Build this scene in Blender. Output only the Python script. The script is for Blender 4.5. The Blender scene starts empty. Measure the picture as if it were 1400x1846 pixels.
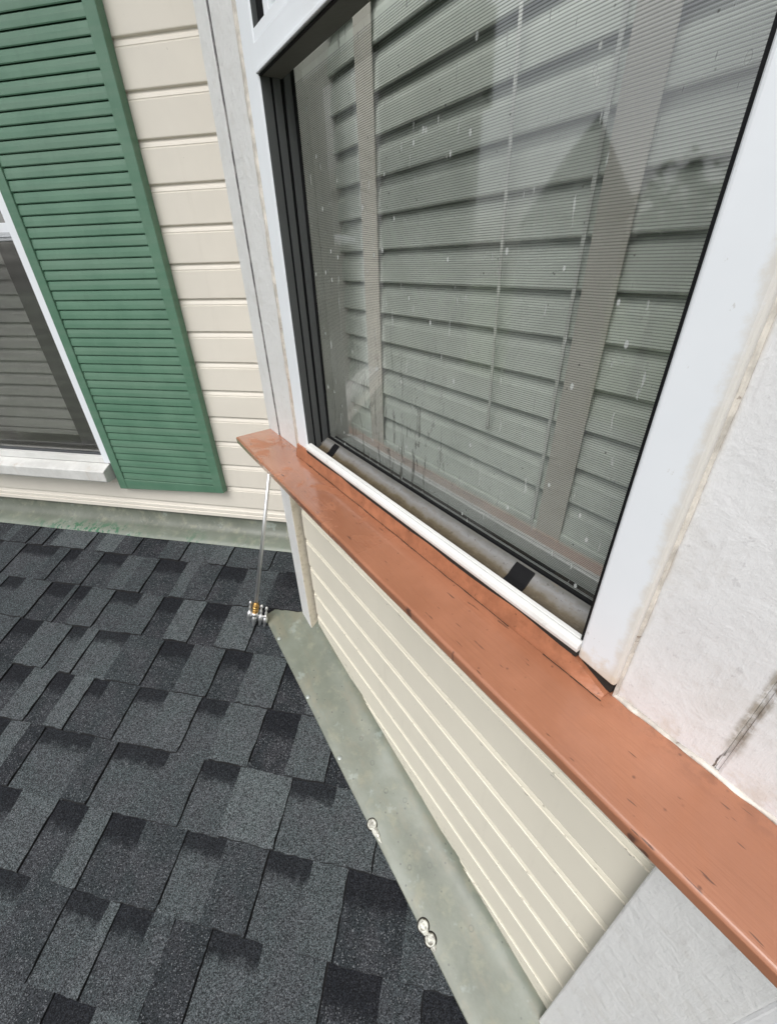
import bpy, bmesh, math, random
from mathutils import Vector, Matrix, noise
R = math.radians
random.seed(7)
sc = bpy.context.scene
COL = sc.collection

# ------------------------------------------------------------------ camera
cam_d = bpy.data.cameras.new('camera'); cam = bpy.data.objects.new('camera', cam_d); COL.objects.link(cam)
cam_d.sensor_fit = 'VERTICAL'; cam_d.sensor_height = 24.0
cam_d.lens = 746.54 / 1846 * 24.0
cam_d.clip_start = 0.01; cam_d.clip_end = 500
yaw, pitch, roll = 0.20881035, 0.54505066, 0.0273504983
fw = Vector((-math.sin(yaw)*math.cos(pitch), math.cos(yaw)*math.cos(pitch), -math.sin(pitch)))
r0 = Vector((math.cos(yaw), math.sin(yaw), 0)); d0 = fw.cross(r0)
rt = math.cos(roll)*r0 + math.sin(roll)*d0; dn = -math.sin(roll)*r0 + math.cos(roll)*d0
cam.matrix_world = Matrix(((rt.x, -dn.x, -fw.x, 0), (rt.y, -dn.y, -fw.y, 0), (rt.z, -dn.z, -fw.z, 0), (0, 0, 0, 1)))
sc.camera = cam

# ------------------------------------------------------------------ sky, sun, exposure
SUN_EL, SUN_AZ = 55, 200      # azimuth clockwise from +Y: behind the photographer, a little left
w = bpy.data.worlds.new('World'); sc.world = w; w.use_nodes = True
nt = w.node_tree; nt.nodes.clear()
wo = nt.nodes.new('ShaderNodeOutputWorld'); bg = nt.nodes.new('ShaderNodeBackground')
sky = nt.nodes.new('ShaderNodeTexSky'); sky.sky_type = 'NISHITA'; sky.sun_disc = False
sky.sun_elevation = R(SUN_EL); sky.sun_rotation = R(SUN_AZ); sky.air_density = 1.0; sky.dust_density = 4.0; sky.ozone_density = 1.0
hs = nt.nodes.new('ShaderNodeHueSaturation'); hs.inputs['Saturation'].default_value = 0.22
nt.links.new(sky.outputs[0], hs.inputs['Color']); nt.links.new(hs.outputs[0], bg.inputs[0]); nt.links.new(bg.outputs[0], wo.inputs[0])
bg.inputs[1].default_value = 0.15
sl = bpy.data.lights.new('sun', 'SUN'); sl.energy = 0.9; sl.angle = R(40); sl.color = (1, .985, .96)
so = bpy.data.objects.new('sun', sl); COL.objects.link(so)
sv = Vector((math.sin(R(SUN_AZ))*math.cos(R(SUN_EL)), math.cos(R(SUN_AZ))*math.cos(R(SUN_EL)), math.sin(R(SUN_EL))))
so.rotation_euler = sv.to_track_quat('Z', 'Y').to_euler()
sc.view_settings.view_transform = 'Standard'; sc.view_settings.look = 'None'
sc.view_settings.exposure = 0.30; sc.view_settings.gamma = 1
sc.render.engine = 'CYCLES'
sc.cycles.use_denoising = True
sc.cycles.transparent_max_bounces = 16

# ------------------------------------------------------------------ frames
S2 = math.sqrt(.5)
K = 1.12
DA = 1.12                        # left wall siding plane y
DB = 0.297                       # bay wall siding plane distance
SL = .33
ZA = -.8254
def FA(x, y, z): return Vector((x, y, z))
def FB(u, d, z): return Vector((S2*(u+d), S2*(d-u), z))
def roofz(x, y): return ZA + SL*(y-DA)
def roofzB(u, d):
    p = FB(u, d, 0); return roofz(p.x, p.y)
uvA = lambda p: (p.x, p.z)
uvB = lambda p: (S2*(p.x-p.y), p.z)
uvS = lambda p: (S2*(p.x-p.y), S2*(p.x+p.y))
uvR = lambda p: (p.x, p.y)

class MB:
    def __init__(s, uvf=uvA): s.bm = bmesh.new(); s.uvf = uvf; s.col = None
    def v(s, p): return s.bm.verts.new(p)
    def face(s, pts, mi=0):
        vs = [s.bm.verts.new(p) for p in pts]
        f = s.bm.faces.new(vs); f.material_index = mi; return f
    def box(s, F, a0, a1, b0, b1, c0, c1, mi=0, cfun=None):
        P = {}
        for i, a in enumerate((a0, a1)):
            for j, b in enumerate((b0, b1)):
                for k, c in enumerate((c0, c1)):
                    zz = c if not callable(c) else c(a, b)
                    P[i, j, k] = s.bm.verts.new(F(a, b, zz))
        for q in (((0,0,0),(0,0,1),(0,1,1),(0,1,0)), ((1,0,0),(1,1,0),(1,1,1),(1,0,1)),
                  ((0,0,0),(1,0,0),(1,0,1),(0,0,1)), ((0,1,0),(0,1,1),(1,1,1),(1,1,0)),
                  ((0,0,0),(0,1,0),(1,1,0),(1,0,0)), ((0,0,1),(1,0,1),(1,1,1),(0,1,1))):
            f = s.bm.faces.new([P[k] for k in q]); f.material_index = mi
    def extr(s, F, prof, a_list, closed=True, caps=True, mi=0, disp=None):
        """prof: list of (b,c); swept along a_list"""
        rings = []
        for a in a_list:
            rg = []
            for (b, c) in prof:
                p = F(a, b, c)
                if disp: p = p + disp(a, b, c)
                rg.append(s.bm.verts.new(p))
            rings.append(rg)
        n = len(prof)
        for i in range(len(rings)-1):
            for j in range(n if closed else n-1):
                k = (j+1) % n
                f = s.bm.faces.new([rings[i][j], rings[i+1][j], rings[i+1][k], rings[i][k]]); f.material_index = mi
        if closed and caps:
            s.bm.faces.new(rings[0]).material_index = mi
            s.bm.faces.new(list(reversed(rings[-1]))).material_index = mi
    def lathe(s, P, axis, prof, seg=20, mi=0, squash=None):
        """prof: list of (t along axis, radius)"""
        ax = axis.normalized(); t1 = ax.orthogonal().normalized(); t2 = ax.cross(t1)
        rings = []
        for (t, r) in prof:
            rings.append([s.bm.verts.new(P + ax*t + (t1*math.cos(2*math.pi*k/seg) + t2*math.sin(2*math.pi*k/seg))*r) for k in range(seg)])
        for i in range(len(rings)-1):
            for k in range(seg):
                f = s.bm.faces.new([rings[i][k], rings[i][(k+1) % seg], rings[i+1][(k+1) % seg], rings[i+1][k]])
                f.material_index = mi; f.smooth = True
        s.bm.faces.new(list(reversed(rings[0]))).material_index = mi
        s.bm.faces.new(rings[-1]).material_index = mi
    def build(s, name, mats, parent=None, bevel=0, smooth=False, weld=True, recalc=True, seg=2):
        bm = s.bm
        if weld: bmesh.ops.remove_doubles(bm, verts=bm.verts, dist=1e-5)
        if recalc: bmesh.ops.recalc_face_normals(bm, faces=bm.faces)
        uv = bm.loops.layers.uv.new('UVMap')
        for f in bm.faces:
            if smooth: f.smooth = True
            for l in f.loops: l[uv].uv = s.uvf(l.vert.co)
        off = Vector((0, 0, 0))
        if parent is not None:
            q = parent
            while q: off = off + q.location; q = q.parent
        else: pass
        me = bpy.data.meshes.new(name)
        o = bpy.data.objects.new(name, me); COL.objects.link(o)
        if parent is not None:
            for vv in bm.verts: vv.co -= off
            o.parent = parent
        else:
            c = Vector((0, 0, 0))
            for vv in bm.verts: c += vv.co
            c /= max(1, len(bm.verts)); c.z = min(vv.co.z for vv in bm.verts)
            for vv in bm.verts: vv.co -= c
            o.location = c
        bm.to_mesh(me); bm.free()
        for m in (mats if isinstance(mats, (list, tuple)) else [mats]): me.materials.append(m)
        if bevel:
            b = o.modifiers.new('bevel', 'BEVEL'); b.width = bevel; b.segments = seg; b.limit_method = 'ANGLE'; b.angle_limit = R(35)
            b.harden_normals = False
        return o

def tag(o, label=None, cat=None, group=None, kind=None):
    if label: o['label'] = label
    if cat: o['category'] = cat
    if group: o['group'] = group
    if kind: o['kind'] = kind
    return o
def thing(name, label, cat, loc, group=None):
    o = bpy.data.objects.new(name, None); COL.objects.link(o); o.location = loc
    o.empty_display_size = .05
    return tag(o, label, cat, group)

# ------------------------------------------------------------------ materials
class G:
    def __init__(s, name):
        s.m = bpy.data.materials.new(name); s.m.use_nodes = True; s.t = s.m.node_tree; s.t.nodes.clear()
        s.out = s.t.nodes.new('ShaderNodeOutputMaterial')
    def n(s, typ, **kw):
        nd = s.t.nodes.new('ShaderNode'+typ)
        for k, v in kw.items(): setattr(nd, k, v)
        return nd
    def L(s, a, b): s.t.links.new(a, b)
    def setin(s, sock, v):
        if hasattr(v, 'is_linked') or hasattr(v, 'links'): s.L(v, sock)
        else: sock.default_value = v
    def math(s, op, a, b=0.0, c=0.0, clamp=False):
        nd = s.n('Math', operation=op); nd.use_clamp = clamp
        s.setin(nd.inputs[0], a); s.setin(nd.inputs[1], b)
        if len(nd.inputs) > 2: s.setin(nd.inputs[2], c)
        return nd.outputs[0]
    def mix(s, f, a, b):
        nd = s.n('Mix', data_type='RGBA'); s.setin(nd.inputs[0], f); s.setin(nd.inputs[6], a); s.setin(nd.inputs[7], b)
        return nd.outputs[2]
    def mul(s, f, a, b):
        nd = s.n('Mix', data_type='RGBA', blend_type='MULTIPLY'); s.setin(nd.inputs[0], f); s.setin(nd.inputs[6], a); s.setin(nd.inputs[7], b)
        return nd.outputs[2]
    def pos(s): return s.n('NewGeometry').outputs['Position']
    def uv(s): return s.n('UVMap', uv_map='UVMap').outputs[0]
    def mp(s, vec, scale=(1, 1, 1), loc=(0, 0, 0), rot=(0, 0, 0)):
        nd = s.n('Mapping'); s.L(vec, nd.inputs[0]); nd.inputs['Scale'].default_value = scale; nd.inputs['Location'].default_value = loc
        nd.inputs['Rotation'].default_value = rot
        return nd.outputs[0]
    def noise(s, vec, scale, detail=3, rough=.55, dist=0):
        nd = s.n('TexNoise'); s.L(vec, nd.inputs['Vector']); nd.inputs['Scale'].default_value = scale
        nd.inputs['Detail'].default_value = detail; nd.inputs['Roughness'].default_value = rough; nd.inputs['Distortion'].default_value = dist
        return nd.outputs[0]
    def voro(s, vec, scale, rnd=1, feature='F1'):
        nd = s.n('TexVoronoi', feature=feature); s.L(vec, nd.inputs['Vector']); nd.inputs['Scale'].default_value = scale; nd.inputs['Randomness'].default_value = rnd
        return nd
    def ramp(s, f, stops):
        nd = s.n('ValToRGB'); cr = nd.color_ramp
        while len(cr.elements) < len(stops): cr.elements.new(.5)
        for e, (p, c) in zip(cr.elements, stops):
            e.position = p; e.color = c if len(c) == 4 else (*c, 1)
        s.setin(nd.inputs[0], f); return nd.outputs[0]
    def smooth(s, f, a, b, lo=0, hi=1):
        nd = s.n('MapRange', interpolation_type='SMOOTHSTEP'); s.setin(nd.inputs[0], f)
        nd.inputs[1].default_value = a; nd.inputs[2].default_value = b; nd.inputs[3].default_value = lo; nd.inputs[4].default_value = hi
        return nd.outputs[0]
    def bump(s, h, strength=.3, dist=.001, nrm=None):
        nd = s.n('Bump'); s.setin(nd.inputs['Height'], h); nd.inputs['Strength'].default_value = strength; nd.inputs['Distance'].default_value = dist
        if nrm: s.L(nrm, nd.inputs['Normal'])
        return nd.outputs[0]
    def bsdf(s, col, rough=.5, nrm=None, metal=0, spec=.5, coat=0, coat_rough=.1):
        b = s.n('BsdfPrincipled'); s.setin(b.inputs['Base Color'], col if not isinstance(col, tuple) or len(col) == 4 else (*col, 1))
        s.setin(b.inputs['Roughness'], rough); s.setin(b.inputs['Metallic'], metal); s.setin(b.inputs['Specular IOR Level'], spec)
        s.setin(b.inputs['Coat Weight'], coat); b.inputs['Coat Roughness'].default_value = coat_rough
        if nrm: s.L(nrm, b.inputs['Normal'])
        return b.outputs[0]
    def fin(s, sh): s.L(sh, s.out.inputs[0]); return s.m
def C4(c): return (*c, 1)

def paint(name, base, dirt=(.35, .32, .28), dirt_amt=.25, rough=.5, mott=.06, grain=0.0, bump=.25, speck=.0, mscale=9, streak=.5, coat=0.0):
    g = G(name); p = g.pos()
    n1 = g.noise(p, mscale, 4, .6); n2 = g.noise(g.mp(p, (22, 22, 3.2)), 1, 5, .65)
    c = g.mix(g.smooth(n1, .3, .7), C4(tuple(x*(1-mott) for x in base)), C4(tuple(min(1, x*(1+mott*.6)) for x in base)))
    dm = g.math('MULTIPLY', g.smooth(n2, .52, .85), dirt_amt*streak*2)
    c = g.mix(dm, c, C4(dirt))
    n3 = g.noise(p, 140, 3, .6)
    if speck:
        sp = g.math('MULTIPLY', g.smooth(n3, .66, .74), speck); c = g.mix(sp, c, C4(tuple(x*.45 for x in dirt)))
    h = g.math('ADD', g.math('MULTIPLY', g.noise(p, 260, 3, .6), .5), g.math('MULTIPLY', g.noise(p, 30, 3, .5), 1.4))
    if grain:
        gr = g.noise(g.mp(p, (260, 260, 9)), 1, 4, .6); h = g.math('ADD', h, g.math('MULTIPLY', gr, grain*2))
    nr = g.bump(h, bump, .0012)
    rr = g.math('ADD', g.math('MULTIPLY', n1, .2), rough-.1)
    return g.fin(g.bsdf(c, rr, nr, coat=coat))

# old white painted wood: brush marks, ridges of old caulk, flaked spots
def old_white(name, base=(.725, .725, .72), peel=.5, stain=0.0, bstr=.5):
    g = G(name); p = g.pos(); uv = g.uv()
    n1 = g.noise(p, 7, 4, .6); fine = g.noise(p, 120, 5, .68); str_ = g.noise(g.mp(p, (150, 150, 14)), 1, 5, .65)
    warp = g.noise(p, 38, 5, .6, .8)
    c = g.mix(g.smooth(n1, .3, .7), C4(tuple(x*.94 for x in base)), C4(base))
    c = g.mix(g.math('MULTIPLY', g.smooth(str_, .56, .75), .38*peel), c, (.52, .50, .50, 1))
    fl = g.math('MULTIPLY', g.smooth(fine, .60, .70), .6*peel); c = g.mix(fl, c, (.50, .49, .50, 1))
    if stain:
        sep = g.n('SeparateXYZ'); g.L(uv, sep.inputs[0]); U, Z = sep.outputs[0], sep.outputs[1]
        # mouldy patch running up the board joint, strongest a little above the sill
        wob = g.math('MULTIPLY', g.math('SUBTRACT', g.noise(p, 30, 4, .6), .5), .008)
        du = g.math('ABSOLUTE', g.math('ADD', g.math('ADD', U, .0045), wob))
        band = g.smooth(du, .0020, .0062, 1, 0)
        zz = g.math('MULTIPLY', g.smooth(Z, -.312, -.275), g.smooth(Z, -.21, -.07, 1, 0))
        m = g.math('MULTIPLY', g.math('MULTIPLY', band, zz), g.smooth(g.noise(p, 75, 5, .7), .3, .6), clamp=True)
        c = g.mix(g.math('MULTIPLY', m, .85*stain), c, (.27, .24, .19, 1))
        ck = g.math('MULTIPLY', g.smooth(g.math('ABSOLUTE', g.math('ADD', g.math('ADD', U, .006), g.math('MULTIPLY', wob, 1.6))), .0004, .0013, 1, 0), g.smooth(Z, -.312, -.285, 1, 0))
        c = g.mix(g.math('MULTIPLY', ck, g.math('GREATER_THAN', Z, -.33)), c, (.05, .04, .03, 1))
        m2 = g.math('MULTIPLY', g.smooth(g.math('ABSOLUTE', g.math('ADD', U, .0825)), .0, .007, 1, 0), g.smooth(g.noise(p, 50, 4, .6), .35, .6))
        c = g.mix(g.math('MULTIPLY', m2, .75*stain), c, (.50, .43, .34, 1))
        m3 = g.math('MULTIPLY', g.math('MULTIPLY', g.smooth(Z, -.325, -.285, 1, 0), g.math('GREATER_THAN', Z, -.33)), g.smooth(g.noise(p, 45, 5, .7), .45, .62))
        c = g.mix(g.math('MULTIPLY', m3, .55*stain), c, (.60, .53, .44, 1))
    gm = g.math('MULTIPLY', g.math('MULTIPLY', g.smooth(g.n('SeparateXYZ').outputs[2], 0, 1) if 0 else g.smooth(g.noise(p, 26, 5, .7), .50, .66), 1.0), .16)
    c = g.mix(gm, c, (.46, .42, .36, 1))
    h = g.math('ADD', g.math('MULTIPLY', warp, 1.5), g.math('ADD', g.math('MULTIPLY', fine, .9), g.math('MULTIPLY', str_, .8)))
    nr = g.bump(h, bstr, .0022)
    return g.fin(g.bsdf(c, .45, nr))

def plain(name, col, rough=.5, metal=0, bump=0, bscale=200, spec=.5):
    g = G(name); p = g.pos(); n1 = g.noise(p, 20, 3)
    c = g.mix(n1, C4(tuple(x*.85 for x in col)), C4(tuple(min(1, x*1.12) for x in col)))
    nr = g.bump(g.noise(p, bscale, 3), bump, .001) if bump else None
    return g.fin(g.bsdf(c, rough, nr, metal, spec))

def siding_mat(name, base, chip=.5, pitch=None, z0=0):
    g = G(name); p = g.pos()
    n1 = g.noise(p, 5, 4, .6); n2 = g.noise(g.mp(p, (26, 26, 3)), 1, 5, .65); n3 = g.noise(p, 110, 3, .65)
    c = g.mix(g.smooth(n1, .3, .7), C4(tuple(x*.94 for x in base)), C4(base))
    c = g.mix(g.math('MULTIPLY', g.smooth(n2, .55, .8), .22), c, (.47, .43, .36, 1))
    c = g.mix(g.math('MULTIPLY', g.smooth(n3, .72, .76), chip), c, (.16, .14, .12, 1))
    if pitch:
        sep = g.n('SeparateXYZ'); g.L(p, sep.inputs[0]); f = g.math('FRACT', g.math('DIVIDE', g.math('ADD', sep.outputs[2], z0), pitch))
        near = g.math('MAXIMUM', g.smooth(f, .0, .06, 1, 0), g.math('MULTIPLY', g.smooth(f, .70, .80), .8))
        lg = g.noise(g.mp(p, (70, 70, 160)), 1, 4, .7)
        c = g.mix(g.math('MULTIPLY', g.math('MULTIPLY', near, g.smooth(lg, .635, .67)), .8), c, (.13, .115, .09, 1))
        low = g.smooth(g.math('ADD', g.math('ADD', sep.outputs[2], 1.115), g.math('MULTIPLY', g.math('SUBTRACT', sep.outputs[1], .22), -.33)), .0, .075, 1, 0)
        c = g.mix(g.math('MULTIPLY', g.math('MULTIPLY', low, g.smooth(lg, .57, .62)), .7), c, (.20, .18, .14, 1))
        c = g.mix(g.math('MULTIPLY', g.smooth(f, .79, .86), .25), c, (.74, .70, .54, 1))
    nr = g.bump(g.math('ADD', g.math('MULTIPLY', g.noise(p, 18, 2), 1.5), g.math('MULTIPLY', g.noise(p, 320, 2), .25)), .25, .0015)
    return g.fin(g.bsdf(c, .5, nr))

def green_mat():
    g = G('green_paint'); p = g.pos()
    n1 = g.noise(p, 9, 4, .6); n2 = g.noise(g.mp(p, (12, 12, 60)), 1, 3)
    c = g.mix(g.smooth(n1, .3, .72), (.080, .180, .118, 1), (.105, .215, .145, 1))
    c = g.mix(g.math('MULTIPLY', g.smooth(g.noise(p, 60, 4, .7), .60, .75), .25), c, (.2, .3, .22, 1))
    c = g.mix(g.math('MULTIPLY', g.smooth(g.noise(g.mp(p, (2.5, 0, 41)), 1, 2), .42, .62), .30), c, (.15, .235, .175, 1))
    c = g.mix(g.math('MULTIPLY', g.smooth(g.noise(g.mp(p, (18, 18, 5)), 1, 5, .7), .55, .75), .25), c, (.055, .11, .075, 1))
    nr = g.bump(g.math('ADD', g.noise(p, 300, 2), g.math('MULTIPLY', g.noise(g.mp(p, (30, 200, 200)), 1, 3), .6)), .15, .001)
    return g.fin(g.bsdf(c, .42, nr))

def sill_mat():
    g = G('terracotta_paint'); p = g.pos(); uv = g.uv()
    n1 = g.noise(p, 10, 4, .6); n2 = g.noise(p, 90, 4, .6)
    c = g.mix(g.smooth(n1, .3, .72), (.345, .143, .077, 1), (.425, .184, .104, 1))
    # short dark cracks running along the sill
    cr = g.noise(g.mp(uv, (38, 260, 1), rot=(0, 0, .06)), 1, 2, .5)
    c = g.mix(g.math('MULTIPLY', g.smooth(cr, .685, .72), .85), c, (.10, .045, .03, 1))
    sp = g.voro(uv, 55, 1); c = g.mix(g.math('MULTIPLY', g.smooth(sp.outputs['Distance'], .02, .10, 1, 0), .8), c, (.14, .06, .04, 1))
    lt = g.noise(g.mp(uv, (60, 240, 1), loc=(3, 7, 0)), 1, 3, .6); c = g.mix(g.math('MULTIPLY', g.smooth(lt, .74, .78), .5), c, (.66, .38, .25, 1))
    sep = g.n('SeparateXYZ'); g.L(uv, sep.inputs[0])
    wet = g.math('MULTIPLY', g.smooth(g.noise(p, 13, 4, .6, .5), .40, .50), g.smooth(sep.outputs[0], -.30, -.55, .3, 1))
    rr = g.math('SUBTRACT', .44, g.math('MULTIPLY', wet, .34))
    h = g.math('ADD', g.math('MULTIPLY', n2, .5), g.math('ADD', g.math('MULTIPLY', g.noise(g.mp(uv, (10, 320, 1)), 1, 4), 1.3), g.math('MULTIPLY', g.smooth(cr, .72, .77), -1.5)))
    nr = g.bump(h, .28, .0015)
    c = g.mul(g.math('MULTIPLY', wet, .25), c, (.75, .72, .72, 1))
    c = g.mix(g.math('MULTIPLY', g.smooth(g.noise(g.mp(uv, (6, 60, 1)), 1, 5, .7), .5, .75), .35), c, (.36, .145, .080, 1))
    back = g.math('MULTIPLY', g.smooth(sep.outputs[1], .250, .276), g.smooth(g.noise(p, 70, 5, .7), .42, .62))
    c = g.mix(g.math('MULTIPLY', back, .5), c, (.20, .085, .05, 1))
    return g.fin(g.bsdf(c, rr, nr, coat=g.math('MULTIPLY', wet, 1.0), coat_rough=.12))

def metal_flash(name, moss_shade=0.0):
    g = G(name); p = g.pos(); uv = g.uv()
    n1 = g.noise(p, 8, 5, .62); n2 = g.noise(p, 30, 5, .65); n3 = g.noise(p, 160, 2)
    c = g.ramp(n1, [(.3, tuple(x*(.55 if moss_shade else .72) for x in (.150, .172, .132))), (.5, tuple(x*(.55 if moss_shade else .72) for x in (.215, .238, .185))), (.7, tuple(x*(.55 if moss_shade else .72) for x in (.27, .30, .25)))])  # same metal on the wall strip, its shade put into a darker base
    c = g.mix(g.math('MULTIPLY', g.smooth(n2, .50, .68), .45), c, (.27, .27, .195, 1))
    c = g.mix(g.math('MULTIPLY', g.smooth(g.noise(p, 17, 4, .7), .60, .70), .4), c, (.33, .38, .355, 1))
    if not moss_shade:
        su = g.n('SeparateXYZ'); g.L(uv, su.inputs[0])
        sc_ = g.noise(g.mp(uv, (5, 320, 1), rot=(0, 0, .04)), 1, 3, .6); c = g.mix(g.math('MULTIPLY', g.smooth(sc_, .64, .68), .35), c, (.13, .13, .10, 1))
        br = g.noise(g.mp(uv, (9, 22, 1)), 1, 5, .7); c = g.mix(g.math('MULTIPLY', g.smooth(br, .48, .66), .55), c, (.20, .185, .13, 1))
        ed = g.math('MULTIPLY', g.smooth(su.outputs[1], .179, .190, 1, 0), g.smooth(n2, .4, .6)); c = g.mix(g.math('MULTIPLY', ed, .5), c, (.10, .11, .09, 1))
    sp = g.voro(p, 48, 1); c = g.mix(g.math('MULTIPLY', g.smooth(sp.outputs['Distance'], .05, .13, 1, 0), .8), c, (.07, .08, .065, 1))
    rg = g.voro(p, 17, 1); c = g.mix(g.math('MULTIPLY', g.math('MULTIPLY', g.smooth(rg.outputs['Distance'], .055, .075), g.smooth(rg.outputs['Distance'], .085, .11, 1, 0)), .45), c, (.06, .07, .055, 1))
    if moss_shade:
        sep = g.n('SeparateXYZ'); g.L(p, sep.inputs[0]); X, Z = sep.outputs[0], sep.outputs[2]
        low = g.smooth(Z, -.842, -.822, 1, 0)
        ms = g.smooth(g.noise(g.mp(p, (60, 20, 110)), 1, 5, .7), .50, .56)
        xr = g.math('ADD', g.smooth(g.math('ABSOLUTE', g.math('ADD', X, 1.38)), .08, .32, 1, 0), g.math('MULTIPLY', g.smooth(g.noise(g.mp(p, (5, 0, 0)), 1, 1), .45, .62), .5), clamp=True)
        m = g.math('MULTIPLY', g.math('MULTIPLY', low, ms), xr)
        c = g.mix(g.math('MULTIPLY', low, .35), c, (.27, .31, .26, 1))  # bottom band lightened: shading of the bend put into the colour
        c = g.mix(g.math('MULTIPLY', m, moss_shade), c, (.02, .12, .055, 1))
    h = g.math('ADD', g.math('MULTIPLY', n1, 2.5), g.math('MULTIPLY', n3, .25))
    return g.fin(g.bsdf(c, g.math('ADD', .28, g.math('MULTIPLY', n2, .25)), g.bump(h, .3, .002), spec=.6))

def shingle_mat():
    g = G('asphalt_granules'); p = g.pos()
    at = g.n('VertexColor', layer_name='tone'); sep = g.n('SeparateColor'); g.L(at.outputs[0], sep.inputs[0])
    tone, rec, v = sep.outputs[0], sep.outputs[1], sep.outputs[2]
    gr = g.noise(p, 620, 3, .75); vo = g.voro(p, 680, 1); big = g.noise(p, 14, 4, .6)
    base = g.ramp(tone, [(0, (.015, .0175, .021)), (.45, (.035, .042, .046)), (1, (.083, .097, .101))])
    base = g.mix(g.math('MULTIPLY', g.smooth(big, .4, .65), .35), base, (.062, .060, .068, 1))
    # printed shadow band in each recess: dark granules on its upper part
    edge = g.math('ADD', v, g.math('MULTIPLY', g.math('SUBTRACT', g.noise(p, 60, 4, .7), .5), .35))
    bh = g.n('VertexColor', layer_name='tone').outputs[1] if 0 else tone
    band = g.math('MULTIPLY', g.smooth(g.math('ADD', edge, g.math('MULTIPLY', g.math('SUBTRACT', tone, .5), -.22)), .55, .72), rec)
    base = g.mix(g.math('MULTIPLY', band, .85), base, (.008, .009, .012, 1))
    sepv = g.n('SeparateColor'); g.L(vo.outputs['Color'], sepv.inputs[0])
    k = g.math('MULTIPLY', g.math('ADD', g.math('MULTIPLY', g.smooth(sepv.outputs[0], .0, 1.0), 1.6), .25), g.math('ADD', g.smooth(gr, .32, .68), .45))
    kk = g.n('CombineColor'); g.L(k, kk.inputs[0]); g.L(k, kk.inputs[1]); g.L(k, kk.inputs[2])
    col = g.mul(1.0, base, kk.outputs[0])
    col = g.mix(g.math('MULTIPLY', g.math('GREATER_THAN', sepv.outputs[1], .955), g.math('SUBTRACT', 1, g.math('MULTIPLY', band, .8))), col, (.17, .18, .19, 1))
    nr = g.bump(g.math('ADD', gr, g.math('MULTIPLY', sepv.outputs[0], .6)), .8, .0012)
    return g.fin(g.bsdf(col, .8, nr, spec=.18))

def glass_mat(name, dirty=1.0, refl=1.0):
    g = G(name); uv = g.uv()
    tr = g.n('BsdfTransparent'); tr.inputs[0].default_value = (.99, 1, .99, 1)
    gl = g.n('BsdfGlossy'); gl.inputs['Roughness'].default_value = .04; gl.inputs[0].default_value = (1, 1, 1, 1)
    fr = g.n('Fresnel'); fr.inputs[0].default_value = 1.52
    bmp = g.bump(g.noise(uv, 2.5, 1), .05, .01); g.L(bmp, gl.inputs['Normal'])
    f = g.math('MINIMUM', g.math('MULTIPLY', fr.outputs[0], 6.0*refl), .27)
    mx = g.n('MixShader'); g.L(f, mx.inputs[0]); g.L(tr.outputs[0], mx.inputs[1]); g.L(gl.outputs[0], mx.inputs[2])
    sh = mx.outputs[0]
    if dirty:
        # rain drops, runs and old splashes
        df = g.n('BsdfDiffuse'); df.inputs[0].default_value = (.62, .65, .63, 1)
        sep = g.n('SeparateXYZ'); g.L(uv, sep.inputs[0]); U, Z = sep.outputs[0], sep.outputs[1]
        v1 = g.voro(g.mp(uv, (1, .55, 1), rot=(0, 0, .05)), 62, 1); sc1 = g.n('SeparateColor'); g.L(v1.outputs['Color'], sc1.inputs[0])
        drop = g.math('MULTIPLY', g.smooth(v1.outputs['Distance'], .07, .13, 1, 0), g.math('GREATER_THAN', sc1.outputs[0], .30))
        st = g.noise(g.mp(uv, (210, 26, 1), rot=(0, 0, .05)), 1, 3, .6)
        run = g.math('MULTIPLY', g.smooth(st, .65, .71), .75)
        haze = g.math('MULTIPLY', g.smooth(g.noise(uv, 9, 5, .65), .4, .75), .13)
        m = g.math('MULTIPLY', g.math('MAXIMUM', g.math('MAXIMUM', g.math('MULTIPLY', drop, .9), run), haze), dirty, clamp=True)
        m2 = g.n('MixShader'); g.L(m, m2.inputs[0]); g.L(sh, m2.inputs[1]); g.L(df.outputs[0], m2.inputs[2]); sh = m2.outputs[0]
        # dark muddy smears low on the pane
        dk = g.n('BsdfDiffuse'); dk.inputs[0].default_value = (.10, .10, .09, 1)
        du = g.math('ADD', U, .47)
        reg = g.math('MULTIPLY', g.smooth(g.math('ABSOLUTE', du), .06, .15, 1, 0), g.smooth(Z, -.30, -.02, 1, 0))
        sm = g.smooth(g.noise(g.mp(uv, (85, 17, 1), rot=(0, 0, .12)), 1, 5, .7, 1.0), .54, .63)
        v2 = g.voro(uv, 95, 1); s2 = g.n('SeparateColor'); g.L(v2.outputs['Color'], s2.inputs[0])
        dots = g.math('MULTIPLY', g.smooth(v2.outputs['Distance'], .05, .12, 1, 0), g.math('GREATER_THAN', s2.outputs[1], .78))
        mm = g.math('MAXIMUM', g.math('MULTIPLY', g.math('MULTIPLY', reg, sm), .8), g.math('MULTIPLY', dots, .7))
        m3 = g.n('MixShader'); g.L(g.math('MULTIPLY', mm, dirty), m3.inputs[0]); g.L(sh, m3.inputs[1]); g.L(dk.outputs[0], m3.inputs[2]); sh = m3.outputs[0]
    return g.fin(sh)

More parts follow.
